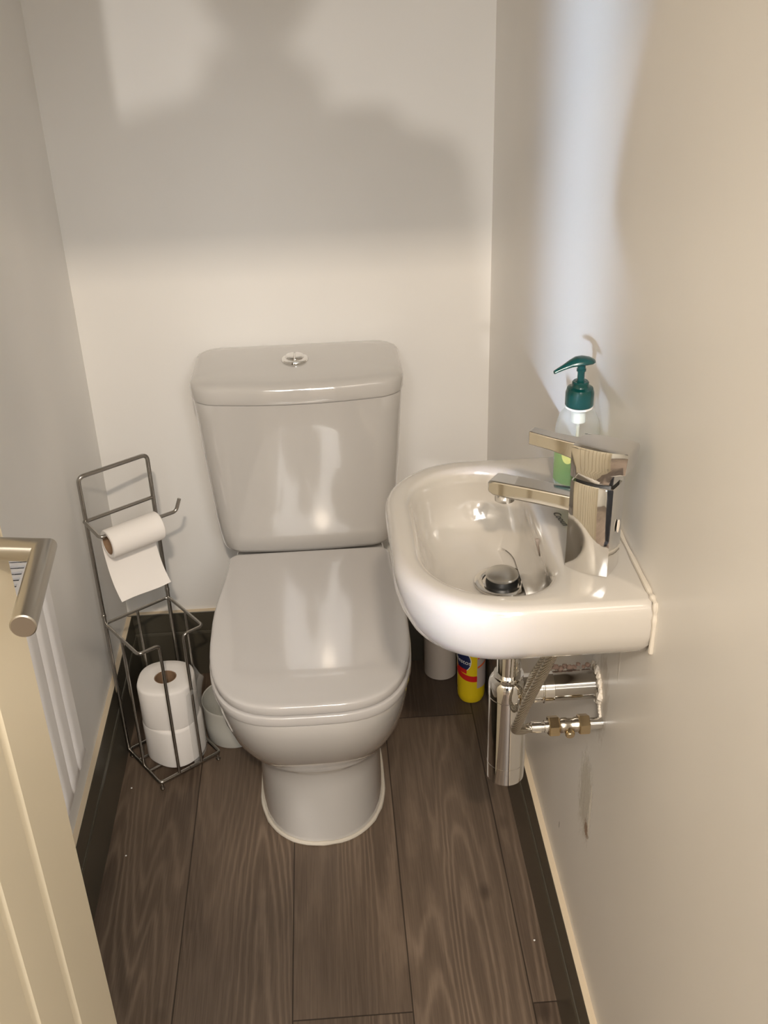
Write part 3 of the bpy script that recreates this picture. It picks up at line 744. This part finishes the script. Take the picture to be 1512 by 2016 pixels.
# ---------------------------------------------------------------- yellow cleaner bottle
yx, yy = .7445, -.156
yb_ = thing('cleaner_bottle', (yx, yy, 0), 'yellow cleaning fluid bottle with dark blue oval label, under the washbasin', 'bottle')
b = MB()
prof = [(.020, .0005), (.0255, .003), (.0290, .012), (.0298, .022), (.0294, .030), (.0300, .036), (.0304, .10), (.0302, .150), (.0290, .175), (.0235, .197), (.0170, .213), (.0140, .222), (.0138, .230)]
b.lathe(prof, (yx, yy, 0), n=56); b.build('bottle_body', M['yellow'], yb_)
b = MB(); b.lathe([(.0150, .229), (.0160, .231), (.0160, .258), (.0100, .264), (.0080, .278), (.0060, .280)], (yx, yy, 0), n=40); b.build('cap', M['red'], yb_, angle=30)
face = -.14          # angle towards the doorway
lab = MB(); disc_patch((yx, yy), .0308, face-.66, .116, .0205, .0265, lab, n=40); l1 = lab.build('oval_label_border', M['white'], yb_)
lab = MB(); disc_patch((yx, yy), .0310, face-.66, .116, .0190, .0248, lab, n=40); lab.build('oval_label', M['navy'], yb_)
lab = MB()
def bend(c, r, th0, z0, rot=0, k=1):
    def fn(v):
        x = v.x*cos(rot)-v.y*sin(rot); y = v.x*sin(rot)+v.y*cos(rot); a = th0+x*k/r
        return (c[0]+(r+v.z)*sin(a), c[1]-(r+v.z)*cos(a), z0+y)
    return fn
add_text(lab, 'Domestos', .0150, bend((yx, yy), .0313, face-1.0, .116, -.10), .00008); lab.build('brand_lettering', M['white'], yb_, smooth=False)
lab = MB(); cyl_patch(lab, (yx, yy), .0311, face-1.15, face-.32, .088, .099, lambda u, v: (u, v-.3*u)); lab.build('oval_red_base', M['red'], yb_)
lab = MB(); cyl_patch(lab, (yx, yy), .0308, face-1.5, face+.42, .063, .078, lambda u, v: (u, v+1.3*(1-u)**2)); lab.build('red_band', M['red'], yb_)
lab = MB(); cyl_patch(lab, (yx, yy), .0309, face+.42, face+1.4, .045, .160); lab.build('back_label', M['greylabel'], yb_)
lab = MB()
for z in (.145, .122, .098): cyl_patch(lab, (yx, yy), .0311, face+.45, face+1.3, z, z+.005, lambda u, v: (u, v+1.8*u))
lab.build('back_label_stripes', M['orange'], yb_)
lab = MB()
cyl_patch(lab, (yx, yy), .0311, face+.5, face+1.25, .130, .138, None, 6, 2)
lab.build('back_label_panel', M['white'], yb_)

# ---------------------------------------------------------------- radiator
rad = thing('radiator', (.03, -1.05, .35), 'white fluted panel radiator on the left wall behind the open door', 'radiator')
y1, y0, z0, z1, xf = -.662, -1.462, .352, .748, .056
b = MB(); rings = []; zs = [(z0, -.006, .012), (z0+.008, -.001, .004), (z0+.03, 0, 0), (z1-.03, 0, 0), (z1-.008, -.001, .004), (z1, -.006, .012)]
npt = 16*16
for z, dx, _ in zs:
    row = []
    for i in range(npt+1):
        t = i/npt; y = y0+(y1-y0)*t; ph = (t*16) % 1.0
        fl = (abs(ph-.5)*2)**5
        deep = 1 if z0+.02 < z < z1-.02 else .15
        row.append((xf+dx-.0110*fl*deep, y, z))
    rings.append(row)
n_ = npt+1; vs = [v for r in rings for v in r]; b.add(vs, [(i*n_+j, i*n_+j+1, (i+1)*n_+j+1, (i+1)*n_+j) for i in range(len(rings)-1) for j in range(npt)])
b.build('front_panel', M['radiator'], rad, angle=60)
b = MB(); b.box((.012, y0, z0+.004), (.016, y1, z1-.004)); b.build('rear_panel', M['radiator'], rad, smooth=False)
b = MB(); b.box((.013, y1-.003, z0+.01), (xf-.006, y1, z1-.002)); b.build('end_panel', M['radiator'], rad, smooth=False, bevel=.0006)
b = MB(); b.box((.013, y0, z0+.01), (xf-.006, y0+.003, z1-.002)); b.build('end_panel', M['radiator'], rad, smooth=False, bevel=.0006)
b = MB(); b.box((.020, y0+.006, z0+.02), (.044, y1-.006, z1-.03)); b.build('convector_core', M['radiator_in'], rad, smooth=False)
b = MB(); b.box((.0125, y0, z1-.003), (.0165, y1, z1)); b.box((xf-.010, y0, z1-.003), (xf-.005, y1, z1))
yy_ = y1-.010
while yy_ > y0+.01: b.box((.014, yy_-.0075, z1-.004), (xf-.007, yy_, z1-.0005)); yy_ -= .0155
b.build('top_grille', M['radiator'], rad, smooth=False)
for y in (-.80, -1.32):
    b = MB(); b.box((0, y-.02, z0+.08), (.0135, y+.02, z0+.11)); b.build('bracket', M['radiator'], rad, smooth=False)

# ---------------------------------------------------------------- door
HX, HY = .048, -1.793; EX, EY = .160, -1.106
dv = Vector((EX-HX, EY-HY, 0)); DL = dv.length; dv.normalize(); dn = Vector((dv.y, -dv.x, 0))   # dn points to the room (+x)
DT = .035
dr_ = bpy.data.objects.new('door_1', None); COL.objects.link(dr_); dr_.location = (HX, HY, 0); dr_['_o'] = (HX, HY, 0); dr_['kind'] = 'structure'
prop(dr_, 'cream door with vertical grooves standing open against the left wall', 'door')
def dpt(s, d, z): q = Vector((HX, HY, 0))+dv*s+dn*d; return (q.x, q.y, z)
b = MB(); prof = [(0, 0)]
for gs in (DL-.600, DL-.525, DL-.450, DL-.375, DL-.300, DL-.225, DL-.163, DL-.0880):
    prof += [(gs-.007, 0), (gs-.001, -.0055), (gs+.007, 0)]
prof += [(DL-.003, 0), (DL, -.003), (DL, -DT+.003), (DL-.003, -DT), (0, -DT)]
b.loft([[dpt(s, d, z) for s, d in prof] for z in (.008, HD-.006)])
b.build('door_leaf', M['door'], dr_, smooth=False)
hz = 1.030; hsx = DL-.052
for sgn in (1, -1):
    base = Vector(dpt(hsx, 0 if sgn > 0 else -DT, hz)); nn_ = dn*sgn
    b = MB(); b.lathe([(.026, 0), (.0265, .001), (.0265, .0075), (.0245, .009), (.012, .0095)], base, nn_, n=48); h = b.build('handle_rose', M['satin'], dr_, angle=30)
    L = .062 if sgn > 0 else .040
    out = base+nn_*L
    b = MB(); r = .0108
    dirl = (-dv+nn_*.235).normalized()
    P = [base+nn_*.008, base+nn_*(L*.5), out-nn_*.010]
    # mitred corner: two straight tubes meeting in one plane
    def seg(p, d, ext, n=28):
        a = Vector((0, 0, 1)); c = d.cross(a).normalized()
        return [(a*cos(2*pi*k/n)+c*sin(2*pi*k/n))*r for k in range(n)]
    def ring_at(p, d, n=28):
        a = Vector((0, 0, 1)); c = a.cross(d).normalized(); return [p+(a*cos(2*pi*k/n)+c*sin(2*pi*k/n))*r for k in range(n)]
    mit = (nn_-(-dirl)*1).normalized()  # bisector direction of travel
    bis = (nn_+dirl).normalized()
    r0 = ring_at(base+nn_*.009, nn_)
    mr = []
    for q in r0:
        t = (out-q).dot(bis)/nn_.dot(bis); mr.append(q+nn_*t)
    end = out+dirl*(.119 if sgn > 0 else .11)
    er = []; er2 = []
    for q in mr:
        t = (end-q).dot(dirl); er.append(q+dirl*(t-.0012)); q2 = q+dirl*t; er2.append(end+(q2-end)*.9)
    b.loft([r0, mr, er, er2], True, True); b.build('lever_handle', M['satin'], dr_, angle=40)
for z in (.2, 1.75):
    b = MB(); b.lathe([(.006, 0), (.006, .09)], dpt(-.004, .004, z), n=16); b.build('hinge', M['satin'], dr_, angle=40)

# ---------------------------------------------------------------- crumbs on the floor
for x, y in ((.036, -.373), (.02, -.55), (.765, -.80)):
    b = MB(); lump(b, (x+(.03 if x == .02 else 0), y, .0012), .0016, (1, 1, .7), 90+x)
    o = b.build('crumb', M['white'], None, origin=(x, y, 0)); prop(o, 'tiny white crumb on the laminate floor %s' % ('beside the wire stand' if y == -.373 else 'in the door\'s shadow by the left baseboard' if x < .1 else 'near the right baseboard'), 'crumb')

# ---------------------------------------------------------------- hall: lamp, person taking the photograph
lf = thing('ceiling_lamp', (LAMP.x, LAMP.y, H), 'round chrome ceiling lamp with a cluster of small bulbs in the hall', 'lamp')
b = MB(); b.lathe([(.075, 0), (.075, -.012), (.055, -.022), (.012, -.024)], (LAMP.x, LAMP.y, H), n=48); b.build('lamp_plate', M['chrome'], lf)
k = 0
for i in range(3):
    for j in range(3):
        q = Vector((LAMP.x+(i-1)*.028, LAMP.y+(j-1)*.028, LAMP.z))
        b = MB(); b.lathe([(.003, .01), (.003, .065)], q, n=10); b.build('bulb_holder', M['chrome'], lf)
        d = bpy.data.lights.new('bulb', 'SPOT'); d.energy = LAMP_W; d.color = LAMP_C; d.shadow_soft_size = .007; d.spot_size = radians(110); d.spot_blend = .5
        o = bpy.data.objects.new('bulb', d); COL.objects.link(o); o.parent = lf; o.location = q-Vector((LAMP.x, LAMP.y, H)); o.rotation_euler = (Vector((.4, -.9, .5))-q).to_track_quat('-Z', 'Y').to_euler()
d = bpy.data.lights.new('wall_spot_lamp', 'SPOT'); d.energy = FAR_W; d.color = FAR_C; d.shadow_soft_size = .045; d.spot_size = radians(40); d.spot_blend = .6
o = bpy.data.objects.new('wall_spot_lamp', d); COL.objects.link(o); o.location = FAR; o.rotation_euler = (Vector((.45, 0, 1.3))-FAR).to_track_quat('-Z', 'Y').to_euler()

def skin_body(name, verts, edges, radii, m, parent, origin):
    me = bpy.data.meshes.new(name); me.from_pydata([tuple(Vector(v)-Vector(origin)) for v in verts], edges, [])
    me.materials.append(m); o = bpy.data.objects.new(name, me); COL.objects.link(o); o['_o'] = tuple(origin)
    if parent: o.parent = parent
    else: o.location = origin
    s = o.modifiers.new('skin', 'SKIN'); s.use_smooth_shade = True
    for i, r in enumerate(radii):
        sv = me.skin_vertices[0].data[i]; sv.radius = (r, r) if isinstance(r, (int, float)) else r; sv.use_root = (i == 0)
    q = o.modifiers.new('sub', 'SUBSURF'); q.levels = 2; q.render_levels = 2
    return o
PX, PY = .342, -2.27
po = (PX, PY, 0)
pe = thing('person', po, 'standing person in a dark top holding a phone with both hands in the doorway', 'person')
clo = mat('dark_cotton', (.05, .055, .07), .9); ski = mat('skin', (.55, .36, .26), .5); jean = mat('denim', (.06, .08, .13), .9)
hx, hz_ = CAM.x-.018, CAM.z-.045
V = [(PX, PY, 1.02), (PX, PY, 1.18), (PX, PY, 1.34), (PX, PY, 1.46), (PX, PY, 1.59), (PX, PY+.01, 1.65),
     (PX-.16, PY, 1.51), (PX-.185, PY+.06, 1.24), (hx-.075, CAM.y-.06, hz_-.06), (PX+.16, PY, 1.49), (PX+.185, PY+.06, 1.24), (hx+.075, CAM.y-.06, hz_-.06),
     (PX-.09, PY, .88), (PX-.10, PY+.01, .48), (PX-.11, PY-.02, .08), (PX-.11, PY+.10, .04),
     (PX+.09, PY, .88), (PX+.10, PY+.01, .48), (PX+.11, PY-.02, .08), (PX+.11, PY+.10, .04)]
E_ = [(0,1),(1,2),(2,3),(3,4),(4,5),(3,6),(6,7),(7,8),(3,9),(9,10),(10,11),(0,12),(12,13),(13,14),(14,15),(0,16),(16,17),(17,18),(18,19)]
Rr = [.17,.17,.175,.15,.062,.058,.085,.065,.028,.085,.065,.028,.085,.058,.042,.04,.085,.058,.042,.04]
skin_body('body', V, E_, Rr, clo, pe, po)
b = MB(); rings = []; hc = Vector((PX, PY+.03, 1.755))
for i in range(17):
    th = pi*i/16; z = -cos(th); r = sin(th)
    jaw = 1-.22*max(0, -z)
    rings.append([hc+Vector((.077*r*jaw*cos(2*pi*k/32), .096*r*(jaw if sin(2*pi*k/32) > 0 else 1)*sin(2*pi*k/32)+.012*(1 if (7 <= i <= 9 and k == 8) else 0), .118*z)) for k in range(32)])
b.loft(rings); b.build('head', ski, pe, sub=1)
b = MB(); rings = []
for i in range(13):
    th = pi*(.42+.58*i/12); z = -cos(th); r = sin(th); rings.append([hc+Vector((.086*r*cos(2*pi*k/32), -.012+.103*r*sin(2*pi*k/32), .004+.126*z)) for k in range(32)])
b.loft(rings); b.build('hair', mat('brown_hair', (.05, .03, .02), .8), pe)
for sgn in (-1, 1):
    wv = Vector((hx+sgn*.075, CAM.y-.066, hz_-.065)); pv = Vector((hx+sgn*.052, CAM.y-.030, hz_-.02))
    V = [tuple(wv), tuple(pv)]; E_ = [(0, 1)]; Rr = [.024, (.026, .016)]
    for kf, dz in enumerate((.026, .009, -.008, -.024)):
        a0 = pv+Vector((sgn*-.001, .006, dz)); a1 = Vector((hx+sgn*.042, CAM.y-.016, hz_+dz*1.1)); a2 = Vector((hx+sgn*.025, CAM.y-.0185, hz_+dz*1.1))
        i0 = len(V); V += [tuple(a0), tuple(a1), tuple(a2)]; E_ += [(1, i0), (i0, i0+1), (i0+1, i0+2)]; Rr += [.009, .0075, .0065]
    i0 = len(V); V += [tuple(pv+Vector((-sgn*.012, -.018, .006))), tuple(Vector((hx+sgn*.022, CAM.y-.034, hz_+.02)))]; E_ += [(1, i0), (i0, i0+1)]; Rr += [.010, .008]
    skin_body('hand', V, E_, Rr, ski, pe, po)
ph = thing('phone', (CAM.x-.018, CAM.y-.008, CAM.z-.06), 'black smartphone held upright in the hands of the person', 'phone')
tilt = Matrix.Rotation(-PITCH, 4, 'X')
def phb(b, a, c, bb): b.box(a, c)
b = MB()
def ploc(x, y, z):
    q = Vector((CAM.x, CAM.y, CAM.z))+r_*x+u_*y-f_*z; return tuple(q)
corn = [(-.055, -.125), (.018, -.125), (.018, .018), (-.055, .018)]
def prr(z, ins, n=6, rad=.011):
    x0, y0, x1, y1 = -.055+ins, -.125+ins, .018-ins, .018-ins; out = []
    for cx, cy, a0 in ((x0+rad, y0+rad, pi), (x1-rad, y0+rad, 1.5*pi), (x1-rad, y1-rad, 0), (x0+rad, y1-rad, .5*pi)):
        for k_ in range(n+1): out.append(ploc(cx+rad*cos(a0+k_/n*pi/2), cy+rad*sin(a0+k_/n*pi/2), z))
    return out
b.loft([prr(.004, .001), prr(.005, 0), prr(.0105, 0), prr(.0115, .001)]); b.build('phone_body', mat('black_phone_glass', (.01, .01, .012), .15), ph)

for o in bpy.data.objects:
    if '_o' in o: del o['_o']
